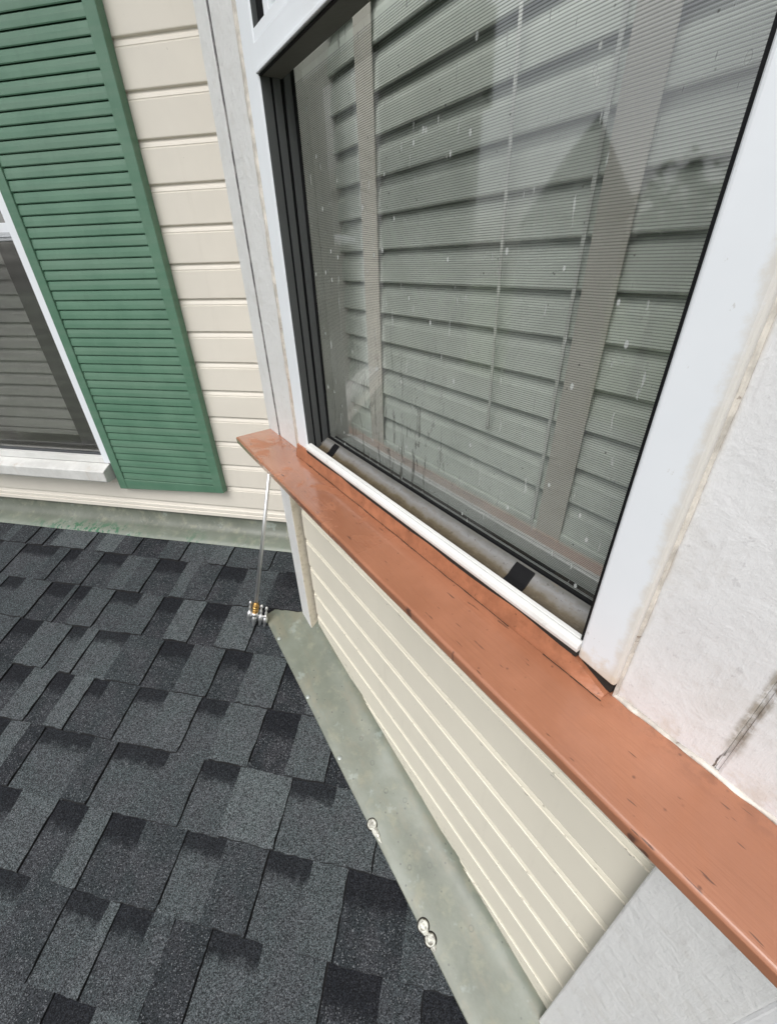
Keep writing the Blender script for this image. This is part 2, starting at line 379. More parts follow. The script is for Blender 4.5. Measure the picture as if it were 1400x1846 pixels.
def screen_mat(name, pitch, dens, col=(.03, .03, .03), axis=1):
    g = G(name); uv = g.uv(); sep = g.n('SeparateXYZ'); g.L(uv, sep.inputs[0])
    z = sep.outputs[axis]
    wob = g.math('MULTIPLY', g.math('SUBTRACT', g.noise(uv, 18, 2), .5), .0009)
    f = g.math('FRACT', g.math('DIVIDE', g.math('ADD', g.math('ADD', z, 5.0), wob), pitch))
    tri = g.math('ABSOLUTE', g.math('SUBTRACT', f, .5))
    line = g.smooth(tri, .13, .26, 1, 0)
    m = g.math('ADD', g.math('MULTIPLY', line, dens), .03)
    tr = g.n('BsdfTransparent'); df = g.n('BsdfDiffuse'); df.inputs[0].default_value = C4(col)
    mx = g.n('MixShader'); g.L(m, mx.inputs[0]); g.L(tr.outputs[0], mx.inputs[1]); g.L(df.outputs[0], mx.inputs[2])
    return g.fin(mx.outputs[0])

M_white = old_white('old_white_paint', peel=.95)
M_whiteR = old_white('stained_white_paint', base=(.765, .765, .775), peel=.85, stain=1.0, bstr=.30)
M_vinyl = paint('white_vinyl', (.80, .83, .87), dirt=(.55, .47, .38), dirt_amt=.12, rough=.32, mott=.03, bump=.1, mscale=6)
M_caulk = paint('old_caulk', (.64, .60, .54), dirt=(.30, .16, .09), dirt_amt=1.0, rough=.6, mott=.3, bump=.6, speck=.7, mscale=60)
M_vinyl2 = paint('white_vinyl_dirty', (.72, .72, .70), dirt=(.36, .30, .22), dirt_amt=.5, rough=.4, mott=.08, bump=.2, speck=.4)
def vinyl_right():
    g = G('white_vinyl_stained_edge'); p = g.pos(); uv = g.uv(); sep = g.n('SeparateXYZ'); g.L(uv, sep.inputs[0]); U, Z = sep.outputs[0], sep.outputs[1]
    n1 = g.noise(p, 6, 4, .6); n5 = g.noise(p, 48, 5, .7)
    c = g.mix(g.smooth(n1, .3, .7), (.78, .81, .85, 1), (.82, .85, .89, 1))
    e = g.math('ADD', U, g.math('MULTIPLY', g.math('SUBTRACT', n5, .5), .018))
    c = g.mix(g.math('MULTIPLY', g.smooth(e, -.0905, -.083), .6), c, (.62, .56, .47, 1))
    c = g.mix(g.math('MULTIPLY', g.smooth(g.math('ADD', Z, g.math('MULTIPLY', g.math('SUBTRACT', n5, .5), .05)), -.300, -.285, 1, 0), .65), c, (.60, .50, .37, 1))
    c = g.mix(g.math('MULTIPLY', g.smooth(g.noise(g.mp(uv, (90, 50, 1)), 1, 4, .7), .66, .70), .5), c, (.50, .48, .46, 1))
    return g.fin(g.bsdf(c, .32, g.bump(g.noise(p, 60, 3), .12, .001)))
M_vinylR = vinyl_right()
M_cream = siding_mat('cream_siding', (.745, .70, .625), .25)
M_creamB = siding_mat('pale_cream_siding', (.765, .72, .615), .55, .0885, .6+.0885*12)
M_edge = paint('cream_edge', (.66, .60, .49), dirt_amt=.3, speck=.3)
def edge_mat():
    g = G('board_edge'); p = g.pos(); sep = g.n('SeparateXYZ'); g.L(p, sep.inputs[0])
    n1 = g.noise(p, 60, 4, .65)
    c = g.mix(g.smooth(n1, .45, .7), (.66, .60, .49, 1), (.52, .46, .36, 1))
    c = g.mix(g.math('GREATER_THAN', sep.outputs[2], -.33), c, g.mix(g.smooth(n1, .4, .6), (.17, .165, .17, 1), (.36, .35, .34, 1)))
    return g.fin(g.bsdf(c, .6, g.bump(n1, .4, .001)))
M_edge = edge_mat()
M_green = green_mat()
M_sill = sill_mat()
M_strip = paint('orange_strip', (.375, .150, .078), dirt=(.14, .055, .03), dirt_amt=.6, rough=.45, mott=.22, bump=.8, speck=.6, mscale=55)
M_black = plain('black_gasket', (.005, .005, .006), .6, bump=.4, spec=.2)
M_gap = plain('dark_gap', (.02, .017, .014), .9)
M_lip = paint('frame_lip', (.78, .78, .76), dirt=(.40, .34, .26), dirt_amt=.3, rough=.4, mott=.06, bump=.2, speck=.15)
M_grey = plain('grey_track', (.075, .080, .080), .5, bump=.2)
M_und = plain('rail_underside', (.13, .13, .115), .7, bump=.3)
M_sash = plain('sash_paint', (.34, .36, .35), .5, bump=.2)
M_dgrey = plain('dark_track', (.055, .06, .066), .4, bump=.2)
M_int = plain('interior_wall', (.78, .77, .72), .8)
M_blind = plain('blind_vinyl', (.655, .70, .64), .55)
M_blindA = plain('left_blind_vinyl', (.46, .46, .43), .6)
M_tape = paint('blind_tape', (.60, .58, .52), dirt_amt=.15, rough=.9, bump=.3)
M_cord = plain('cord', (.62, .64, .60), .8)
M_flash = metal_flash('painted_flashing')
M_flashA = metal_flash('mossy_shaded_flashing', 1.0)
M_shing = shingle_mat()
M_butt = plain('asphalt_edge', (.010, .010, .011), .8, bump=.5)
M_steel = plain('bright_steel', (.88, .88, .89), .42, 1.0)
M_brass = plain('brass', (.45, .27, .09), .32, 1.0, bump=.1)
M_galv = plain('galvanised', (.35, .38, .36), .45, .5)
M_glass = glass_mat('window_glass', 1.0, 1.0)
M_glassA = glass_mat('left_window_glass', .35, .7)
M_glassU = glass_mat('upper_glass', .3, 1.2)
M_scr = screen_mat('insect_screen_mesh', .0019, .40)
M_scrA = screen_mat('left_screen_mesh', .0017, .85, (.07, .07, .065))
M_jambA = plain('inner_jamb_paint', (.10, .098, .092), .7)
M_weath = paint('weathered_white', (.62, .62, .60), dirt=(.38, .28, .18), dirt_amt=.55, rough=.5, mott=.12, grain=.5, bump=.4, speck=.3, mscale=16)
def silicone():
    g = G('silicone_sealant'); p = g.pos()
    return g.fin(g.bsdf(g.mix(g.smooth(g.noise(p, 120, 3), .4, .65), (.62, .62, .55, 1), (.22, .21, .18, 1)), .14, g.bump(g.noise(p, 160, 2), .6, .002), spec=.9))
M_sil = silicone()

def track_floor():
    g = G('track_dirt_shade'); uv = g.uv(); p = g.pos(); sep = g.n('SeparateXYZ'); g.L(uv, sep.inputs[0]); d = sep.outputs[1]
    e = g.math('ADD', d, g.math('MULTIPLY', g.math('SUBTRACT', g.noise(p, 35, 5, .7), .5), .012))
    c = g.ramp(g.smooth(e, .284, .312), [(0, (.04, .030, .018)), (.45, (.11, .085, .05)), (.58, (.17, .155, .13)), (.85, (.21, .21, .21)), (1, (.12, .12, .11))])  # brown dirt on the outer half; inner grey darkened to paint in shade
    c = g.mix(g.math('MULTIPLY', g.smooth(g.noise(g.mp(uv, (90, 300, 1)), 1, 5, .7), .5, .7), .5), c, (.16, .13, .09, 1))
    c = g.mix(g.math('MULTIPLY', g.smooth(g.noise(p, 210, 3, .7), .62, .68), .6), c, (.05, .04, .03, 1))
    return g.fin(g.bsdf(c, .45, g.bump(g.noise(p, 220, 4, .7), .5, .0015)))
M_track = track_floor()

# ------------------------------------------------------------------ siding profile (Dutch lap)
def siding_strip(mb, F, d_front, back, pitch, butts, a_list, ztop, zbot=None, zcut=None, cove=.018):
    """d_front: butt plane; 'back' is + direction into wall (cove depth)"""
    for zb in butts:
        zt = zb + pitch
        pr = [(d_front+.0005, zb), (d_front, zb+.0015), (d_front, zt-cove-.0005), (d_front+.0016, zt-cove+.0004), (d_front+.0016, zt-cove+.0022), (d_front+.0009, zt-cove+.0034), (d_front+back*.45, zt-cove+.0085), (d_front+back*.9, zt-.0045), (d_front+back, zt-.003), (d_front+back, zt+.004)]
        und = [(d_front+back, zb-.002), (d_front+.0005, zb)]
        prof = [und[0]] + pr
        rings = []
        for a in a_list:
            rg = []
            for (b, z) in prof:
                if zcut is not None:
                    z = max(z, zcut(a))
                z = min(z, ztop)
                wv = .0006*noise.noise(Vector((a*6, zb*3, 1)))
                rg.append(mb.bm.verts.new(F(a, b+wv, z)))
            rings.append(rg)
        for i in range(len(rings)-1):
            for j in range(len(prof)-1):
                q = [rings[i][j], rings[i+1][j], rings[i+1][j+1], rings[i][j+1]]
                if (q[0].co-q[3].co).length < 1e-7 and (q[1].co-q[2].co).length < 1e-7: continue
                mb.bm.faces.new(q)
def frange(a, b, n): return [a+(b-a)*i/n for i in range(n+1)]

# ================================================================== LEFT WALL
wallA = thing('siding_wall', 'cream lap siding wall with green shutter on it', 'wall', (-1.5, DA, -.77))
PA = .0813
buttsA = [.4136 - PA*k for k in range(-8, 15)]
mb = MB(uvA)
siding_strip(mb, FA, DA, .0062, PA, buttsA, frange(-1.18, -.4543, 12), 1.1)
siding_strip(mb, FA, DA, .0062, PA, [b for b in buttsA if b < -.60], frange(-2.2, -1.18, 12), -.60)
siding_strip(mb, FA, DA, .0062, PA, buttsA, frange(-2.62, -2.2, 4), 1.1)
# starter course
for (a0, a1) in ((-2.62, -2.2), (-2.2, -1.18), (-1.18, -.4543)):
    prof = [(DA+.0062, -.7246), (DA+.0062, -.730), (DA+.003, -.7405), (DA-.0005, -.7425), (DA-.001, -.752), (DA+.002, -.7535), (DA-.003, -.756), (DA-.003, -.768), (DA+.006, -.7695), (DA+.02, -.7695)]
    mb.extr(FA, prof, frange(a0, a1, 6), closed=False)
mb.build('siding', M_cream, wallA)
mb = MB(uvA); mb.box(FA, -2.62, -2.2, DA+.03, DA+.12, -.765, 1.1); mb.box(FA, -1.18, -.4543, DA+.03, DA+.12, -.765, 1.1); mb.box(FA, -2.2, -1.18, DA+.03, DA+.10, -.765, -.62)
mb.build('sheathing', M_gap, wallA)
mb = MB(uvA); mb.box(FA, -2.70, -2.62, DA-.01, DA+.10, -.80, 1.30); mb.build('corner_board', M_white, wallA)

# flashing at the foot of the left wall
fl = thing('wall_flashing', 'mossy grey green metal flashing along the foot of the left wall', 'flashing', (-1.5, 1.09, -.84))
mb = MB(uvA)
def dispA(a, b, c): return Vector((0, .0012*noise.noise(Vector((a*4, b*9, 0))), .0016*noise.noise(Vector((a*5, b*20, 3)))))
prof = [(1.137, -.755), (1.127, -.79), (1.122, -.806), (1.112, -.820), (1.098, -.829), (1.070, -.838), (1.0535, -.8445), (1.052, -.8475)]
mb.extr(FA, prof, frange(-2.72, -.44, 70), closed=False, disp=dispA)
mb.build('flashing_sheet', M_flashA, fl, smooth=True)

# ---------------- shutter
sh = thing('window_shutter', 'green louvered shutter on the cream siding beside the left window', 'shutter', (-1.0, 1.095, -.67))
mb = MB(uvA); bl = lambda x: -.673 + .014*(x+1.206)/.41
ZT = 1.0
mb.box(FA, -1.206, -1.1765, 1.095, 1.1195, lambda a, b: bl(a), ZT); mb.build('stile', M_green, sh, bevel=.0018)
mb = MB(uvA); mb.box(FA, -.829, -.7985, 1.095, 1.1195, lambda a, b: bl(a), ZT); mb.build('stile', M_green, sh, bevel=.0018)
mb = MB(uvA); mb.box(FA, -1.1765, -.829, 1.0958, 1.1195, lambda a, b: bl(a)+.0002, -.634); mb.build('bottom_rail', M_green, sh, bevel=.0015)
mb = MB(uvA); mb.box(FA, -1.1765, -.829, 1.0958, 1.1195, ZT-.05, ZT); mb.build('top_rail', M_green, sh, bevel=.0015)
mb = MB(uvA); k = 0
mb.box(FA, -1.1765, -.829, 1.1135, 1.1185, -.634, ZT-.05)
while -.634+.0243*(k+1) < ZT-.05:
    z = -.634+.0243*k + .0003
    prof = [(1.0995, z+.0010), (1.0985, z+.0030), (1.0992, z+.0130), (1.1008, z+.0225), (1.1050, z+.0256), (1.1080, z+.018), (1.1030, z+.0028)]
    mb.extr(FA, prof, [-1.177, -.8285]); k += 1
mb.build('louver_panel', M_green, sh)

# ---------------- left window
wa = thing('window', 'white framed window with closed blind left of the green shutter', 'window', (-1.7, 1.12, -.65))
mb = MB(uvA); mb.box(FA, -1.235, -1.190, 1.100, 1.165, -.577, .98); f1 = mb.build('jamb', M_vinyl, wa, bevel=.0015)
mb = MB(uvA); mb.box(FA, -2.15, -2.10, 1.100, 1.165, -.577, .98); mb.build('jamb', M_vinyl, wa, bevel=.0015)
mb = MB(uvA); mb.box(FA, -2.10, -1.2352, 1.100, 1.118, -.5775, -.5555); mb.box(FA, -2.10, -1.2352, 1.118, 1.17, -.5775, -.5620); mb.build('bottom_frame', M_vinyl2, wa, bevel=.0012)
mb = MB(uvA); mb.box(FA, -2.15, -1.19, 1.095, 1.17, .98, 1.06); mb.build('head_frame', M_vinyl, wa, bevel=.0015)
mb = MB(uvA); mb.box(FA, -2.10, -1.2355, 1.133, 1.16, .0715, .112); mb.box(FA, -2.10, -1.2355, 1.131, 1.1335, .0800, .0815); mb.build('meeting_rail', M_vinyl, wa, bevel=.0015)
mb = MB(uvA); mb.box(FA, -2.10, -1.2355, 1.119, 1.126, -.5620, -.5480); mb.box(FA, -1.2405, -1.2355, 1.119, 1.126, -.548, .0715); sfr = mb.build('screen_frame', M_dgrey, wa, bevel=.001)
mb = MB(uvA); mb.face([FA(-2.10, 1.1225, -.55), FA(-1.238, 1.1225, -.55), FA(-1.238, 1.1225, .09), FA(-2.10, 1.1225, .09)]); mb.build('insect_screen', M_scrA, sfr)
mb = MB(uvA); mb.face([FA(-2.10, 1.15, -.562), FA(-1.235, 1.15, -.562), FA(-1.235, 1.15, .98), FA(-2.10, 1.15, .98)]); mb.build('glass', M_glassA, wa)
mb = MB(uvA)
prof = [(1.16, -.5785), (1.10, -.5790), (1.066, -.5935), (1.064, -.597), (1.064, -.632), (1.069, -.637), (1.16, -.637)]
mb.extr(FA, prof, [-2.25, -1.2165]); mb.build('sill', M_weath, wa, bevel=.0025)
mb = MB(uvA)
for x0, x1, y0, y1, z0, z1 in ((-2.2, -1.19, 1.9, 1.91, -.65, 1.05), (-2.21, -2.2, 1.17, 1.9, -.65, 1.05), (-1.19, -1.18, 1.17, 1.9, -.65, 1.05), (-2.2, -1.19, 1.17, 1.9, 1.05, 1.06), (-2.2, -1.19, 1.17, 1.9, -.66, -.65)):
    mb.box(FA, x0, x1, y0, y1, z0, z1)
mb.build('room_lining', M_int, wa)
# its blind
ba = thing('window_blind', 'closed pale blind behind the dark screen of the left window', 'blind', (-1.7, 1.24, -.53))
mb = MB(uvA)
z = -.515
while z < .95:
    mb.extr(FA, [(1.234, z), (1.2325, z+.002), (1.236, z+.025), (1.2475, z+.0495), (1.2495, z+.049), (1.239, z+.025)], [-2.08, -1.432]); z += .041
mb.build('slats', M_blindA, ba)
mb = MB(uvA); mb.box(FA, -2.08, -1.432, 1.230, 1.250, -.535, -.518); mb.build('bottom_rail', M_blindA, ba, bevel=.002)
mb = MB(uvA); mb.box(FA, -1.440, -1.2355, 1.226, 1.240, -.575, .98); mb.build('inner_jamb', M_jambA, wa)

# ================================================================== BAY WALL
bw = thing('bay_wall', 'angled bay wall of pale cream siding between white corner boards', 'wall', FB(-.4, DB, -1.0))
PB = .0885
zc = lambda u: roofzB(u, DB) + .012 + .0035*noise.noise(Vector((u*9, 0, 0))) + .0012*noise.noise(Vector((u*60, 4, 0)))
mb = MB(uvB)
siding_strip(mb, FB, DB, .0058, PB, [-.6 - PB*k for k in range(-3, 8)], frange(-.850, -.0003, 170), -.3405, zcut=zc, cove=.0145)
mb.build('siding', M_creamB, bw)
mb = MB(uvB); mb.box(FB, -.918, .09, .3075, .33, lambda a, b: roofzB(a, b)+.02, -.3405); mb.build('sheathing', M_gap, bw)
def board(u0, u1, d0, zt, name, mat, side=None, low=None, zb=None, n=30):
    mb = MB(uvB)
    lowf = (lambda a, b: roofzB(a, b)+(low or .006)) if zb is None else zb
    us = frange(u0, u1, 3)
    mb.box(FB, u0, u1, d0, .3085, lowf, zt)
    o = mb.build(name, mat, bw, bevel=.0022)
    return o
ob = board(-.920, -.8600, .2768, 1.1, 'corner_board', [M_white, M_edge])
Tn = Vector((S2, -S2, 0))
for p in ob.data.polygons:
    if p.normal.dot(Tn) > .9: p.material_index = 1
board(-.8530, -.7345, .2778, 1.1, 'casing_board', M_white, zb=-.3232)
board(-.0805, -.0055, .2776, 1.1, 'casing_board', M_whiteR, zb=-.3232)
ob = board(-.0003, .0945, .2770, -.3415, 'corner_board', M_white, low=.012)
ob = board(-.0040, .0945, .2768, 1.1, 'corner_board', M_whiteR, zb=-.3232)
mb = MB(uvB); mb.box(FB, -.858, -.002, .2992, .3076, -.345, 1.05) if False else None
mb.box(FB, -.8600, -.8530, .283, .3085, -.3232, 1.1); mb.build('joint', M_grey, bw)
mb = MB(uvB); mb.box(FB, -.0057, -.0038, .2788, .3085, -.3232, 1.1); mb.build('joint', M_whiteR, bw)
mb = MB(uvB); mb.box(FB, -.7330, -.0805, .2770, .3085, .905, 1.1); mb.build('head_casing', M_white, bw, bevel=.002)
# returns of the bay: hidden side back to the left wall, and the front face running on to the right
c0 = FB(-.9195, .2790, 0); c1 = FB(.0940, .2775, 0)
mb = MB(uvA)
mb.box(FA, c0.x+.001, c0.x+.012, c0.y, DA+.03, lambda a, b: roofz(a, b)+.01, 1.1)
mb.build('side_return', M_creamB, bw)
mb = MB(uvA)
siding_strip(mb, FA, c1.y+.012, .0085, PB, [-.6-PB*k for k in range(-16, 9)], frange(c1.x+.09, c1.x+1.6, 20), 1.1, zcut=lambda a: roofz(a, c1.y)+.012)
mb.build('front_siding', M_creamB, bw)
mb = MB(uvA); mb.box(FA, c1.x+.002, c1.x+.092, c1.y-.002, c1.y+.03, lambda a, b: roofz(a, b)+.012, 1.1); mb.build('corner_board', M_whiteR, bw, bevel=.002)
mb = MB(uvA); mb.box(FA, c1.x+.095, c1.x+1.6, c1.y+.022, c1.y+.05, lambda a, b: roofz(a, b)+.02, 1.1); mb.build('sheathing', M_gap, bw)

# ---------------- bay window
UL, UR = -.6865, -.1166     # clear opening
WT = .90
wb = thing('bay_window', 'large white framed window with blind and insect screen over the orange sill', 'window', FB(-.4, .29, -.31))
mb = MB(uvB)
def dispJ(a, b, c): return FB(.0012*noise.noise(Vector((c*20, a*10, 1))), .0012*noise.noise(Vector((c*28, a*10, 7))), 0)
FV = lambda c, b, a: FB(a, b, c)
mb.extr(FV, [(.2790, -.7575), (.2756, -.7550), (.2745, -.7505), (.2750, -.7455), (.2790, -.7420), (.2800, -.7490)], frange(-.3215, WT, 90), disp=lambda c, b, a: FB(.0025*noise.noise(Vector((c*20, 0, 1))), .0016*noise.noise(Vector((c*28, a*90, 7))), 0))
mb.build('caulk_bead', M_caulk, wb, smooth=False)
mb = MB(uvB)
mb.box(FB, -.7305, UL, .2716, .318, -.3205, WT)
mb.build('side_frame', M_vinyl, wb, bevel=.0022)
mb = MB(uvB)
mb.box(FB, UR, -.0812, .2700, .318, lambda a, b: -.3035-.10*(a-UR), WT)
mb.build('side_frame', M_vinylR, wb, bevel=.003, seg=3)
mb = MB(uvB)
mb.extr(FV, [(.2790, -.0822), (.2752, -.0816), (.2758, -.0803), (.2772, -.0792), (.2800, -.0792)], frange(-.3215, WT, 90), disp=lambda c, b, a: FB(.0009*noise.noise(Vector((c*25, 3, 1))), .0007*noise.noise(Vector((c*38, a*90, 5))), 0))
mb.build('caulk_bead', M_caulk, wb)
mb = MB(uvB); mb.box(FB, -.7322, -.0812, .2716, .318, WT, WT+.04); mb.build('head_frame', M_vinyl, wb, bevel=.002)
# bottom frame: two white lips, dirty track, rising inner ledge
mb = MB(uvB)
mb.extr(FB, [(.2675, -.2968), (.2665, -.2925), (.2677, -.2882), (.2730, -.2864), (.2733, -.2925), (.2733, -.2968)], [UL, UR])
mb.extr(FB, [(.2745, -.3015), (.2745, -.2872), (.2752, -.2866), (.2795, -.2866), (.2797, -.3015)], [UL, UR])
mb.build('bottom_frame', M_lip, wb, bevel=.0004)
mb = MB(uvB); mb.box(FB, UL, UR, .2685, .2790, -.3030, -.2970); mb.box(FB, UR+.002, -.083, .2740, .283, -.3190, -.3075); mb.build('gap_shade_strip', M_gap, wb)  # dark boxes stand in for the shade in the gap and void here
mb = MB(uvS)
mb.extr(FB, [(.2797, -.2985), (.290, -.2990), (.296, -.2960), (.303, -.2885), (.3085, -.2840), (.3125, -.2822), (.3125, -.3015), (.2797, -.3015)], frange(UL, UR, 24))
mb.build('track', M_track, wb)
for (u0, u1, zz) in ((-.2225, -.1975, 0), (-.648, -.630, 0)):
    mb = MB(uvS); mb.extr(FB, [(.2815, -.2975), (.288, -.2972), (.296, -.2935), (.3030, -.2862), (.3090, -.2818), (.3095, -.2990), (.2815, -.2990)], [u0, u1]); mb.build('weep_block', M_black, wb, bevel=.0008)
# left jamb steps, receding to the glass: grey and black channels
mb = MB(uvB)
mb.box(FB, UL, UL+.0005, .2733, .2858, -.2975, WT); mb.box(FB, UL, UL+.0022, .2890, .2985, -.2975, WT); mb.box(FB, UL, UL+.0038, .3035, .3135, -.2885, WT)
mb.build('jamb_channel', M_grey, wb)
mb = MB(uvB)
mb.box(FB, UL, UL+.0003, .2858, .2890, -.2975, WT); mb.box(FB, UL, UL+.0005, .2985, .3035, -.2905, WT); mb.box(FB, UL, UL+.0060, .3137, .3175, -.2822, WT)
mb.box(FB, UR-.0026, UR, .2735, .2765, -.2860, WT)
mb.build('weather_strip', M_black, wb)
# meeting rail / bottom rail of the outer upper sash
mb = MB(uvB)
mb.box(FB, UL, UR, .2700, .3020, .2018, .2278); mb.box(FB, UL, UR, .2725, .3020, .2295, .2405)
mb.box(FB, UL+.0002, UR, .2740, .3018, .2275, .2298)
mb.box(FB, UL, UR, .2685, .2700, .2018, .2058); mb.box(FB, UL+.0105, UL+.026, .284, .302, .2405, WT)
mb.build('meeting_rail', M_vinyl, wb, bevel=.0012)
mb = MB(uvB); mb.box(FB, UL, UR, .2722, .2752, .2002, .2017); mb.box(FB, UL, UL+.0105, .280, .302, .2408, WT); mb.build('rail_seal', M_black, wb)
mb = MB(uvB); mb.box(FB, UL, UR, .3035, .3185, .2120, .2300); mb.build('sash_top_rail', M_grey, wb)
mb = MB(uvB); mb.face([FB(UL, .289, .2405), FB(UR, .289, .2405), FB(UR, .289, WT), FB(UL, .289, WT)]); mb.build('upper_glass', M_glassU, wb)
# lower sash
mb = MB(uvB); mb.box(FB, UL, UR, .2756, .3018, .2010, .2017); mb.build('rail_underside', M_und, wb)
mb = MB(uvB); mb.box(FB, UL, UR, .3128, .3172, -.2865, -.2795); mb.box(FB, UL, UR, .3285, .3315, -.289, -.2842); mb.build('glazing_gasket', M_black, wb, bevel=.0006)
mb = MB(uvS); mb.box(FB, UL, UR, .3172, .3285, -.295, -.2862); mb.box(FB, UL, UR, .3315, .388, -.330, -.2930); mb.build('sash_rail', M_sash, wb, bevel=.001)
mb = MB(uvB); mb.face([FB(UL, .3165, -.281), FB(UR, .3165, -.281), FB(UR, .3165, .21), FB(UL, .3165, .21)]); mb.build('lower_glass', M_glass, wb)
mb = MB(uvB); mb.face([FB(UL+.005, .3145, -.279), FB(UR, .3145, -.279), FB(UR, .3145, .196), FB(UL+.005, .3145, .196)]); mb.build('insect_screen', M_scr, wb)
# room behind
mb = MB(uvB)
for a in ((-.86, .0, .95, .96, -.40, 1.0), (-.87, -.86, .34, .95, -.40, 1.0), (.0, .01, .34, .95, -.40, 1.0), (-.86, 0, .32, .95, 1.0, 1.01), (-.86, 0, .388, .95, -.41, -.40), (-.86, -.735, .3185, .95, -.40, 1.0), (-.735, 0, .385, .39, -.40, -.318), (-.08, 0, .3185, .34, -.40, 1.0)):
    mb.box(FB, *a)
mb.build('room_lining', M_int, wb)
mb = MB(uvB); mb.box(FB, -.860, -.772, .384, .398, -.32, 1.0); mb.build('inner_jamb', M_tape, wb)

# its blind
bb = thing('window_blind', 'closed grey green blind with wide tapes behind the bay window glass', 'blind', FB(-.4, .4, -.32))
mb = MB(uvB); z = .1414-.0425*10
while z < .93:
    mb.extr(FB, [(.3960, z), (.3942, z+.002), (.3975, z+.026), (.4095, z+.0515), (.4115, z+.051), (.4005, z+.026)], frange(-.790, .02, 8)); z += .0425
mb.build('slats', M_blind, bb)
mb = MB(uvB); mb.box(FB, -.790, .02, .392, .4150, -.322, -.283); mb.build('bottom_rail', M_blind, bb, bevel=.003)
for (u0, u1) in ((-.262, -.2285), (-.652, -.611)):
    mb = MB(uvB); mb.box(FB, u0, u1, .3905, .3918, -.312, .95); mb.build('ladder_tape', M_tape, bb)
for u0 in (-.272,):
    mb = MB(uvB); mb.box(FB, u0, u0+.004, .3900, .3912, -.29, .95); mb.build('cord', M_cord, bb)
mb = MB(uvB); a = FB(-.3555, .386, -.187); b = FB(-.371, .386, .30); mb.lathe(a, b-a, [(0, .0016), (.004, .0024), (.02, .0018), ((b-a).length, .0018)], 10); mb.build('tilt_wand', M_cord, bb)

# ---------------- orange sill
sill = thing('window_sill', 'long orange painted wooden sill running under the bay window', 'sill', FB(-.4, .24, -.342))
mb = MB(uvS)
def dispS(a, b, c):
    k = 1 if b < .26 else .3
    return FB(0, .0009*k*noise.noise(Vector((a*7, c*9, 2))), .0007*noise.noise(Vector((a*11, b*20, 5))))
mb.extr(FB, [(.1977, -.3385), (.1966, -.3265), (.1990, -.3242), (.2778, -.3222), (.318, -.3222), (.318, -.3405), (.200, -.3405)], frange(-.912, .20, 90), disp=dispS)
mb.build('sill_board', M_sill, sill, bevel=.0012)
mb = MB(uvS)
def dispT(a, b, c):
    t_ = max(0, min(1, (a-(UR-.014))/.045)); sh_ = (-.3222-c)*t_*.9 if c > -.322 else 0
    return FB(0, 0, sh_) + FB(0, .0011*noise.noise(Vector((a*14, c*9, 8))), .0009*noise.noise(Vector((a*25, b*20, 9))))
mb.extr(FB, [(.2638, -.3222), (.2642, -.3195), (.2668, -.3110), (.2692, -.2995), (.2780, -.2992), (.2780, -.3222)], frange(-.7325, -.0850, 90), disp=dispT)
mb.build('back_strip', M_strip, sill, bevel=.0006)
mb = MB(uvS)
pts = [-.72+i*.006 for i in range(107)]
for i in range(len(pts)-1):
    a, b = pts[i], pts[i+1]
    if noise.noise(Vector((a*9, 1, 1))) < -.12: continue
    da = .2632+.0012*noise.noise(Vector((a*30, 2, 0))); db = .2632+.0012*noise.noise(Vector((b*30, 2, 0))); wd = .0004+.0005*abs(noise.noise(Vector((a*50, 0, 3))))
    za = -.3219
    mb.face([FB(a, da-wd, za), FB(b, db-wd, za), FB(b, db+wd, za), FB(a, da+wd, za)])
mb.build('crack', M_gap, sill)
# caulk bead between sill and right-hand boards
mb = MB(uvS)
def dispC(a, b, c): return FB(0, .0022*noise.noise(Vector((a*55, 1, 8))), (.0022*noise.noise(Vector((a*48, 5, 9)))-.0004) if c > -.322 else 0)
mb.extr(FB, [(.2748, -.3222), (.2755, -.3208), (.2778, -.3180), (.279, -.3222)], frange(-.0815, .0940, 110), disp=dispC)
mb.build('caulk_bead', M_caulk, sill, smooth=True)

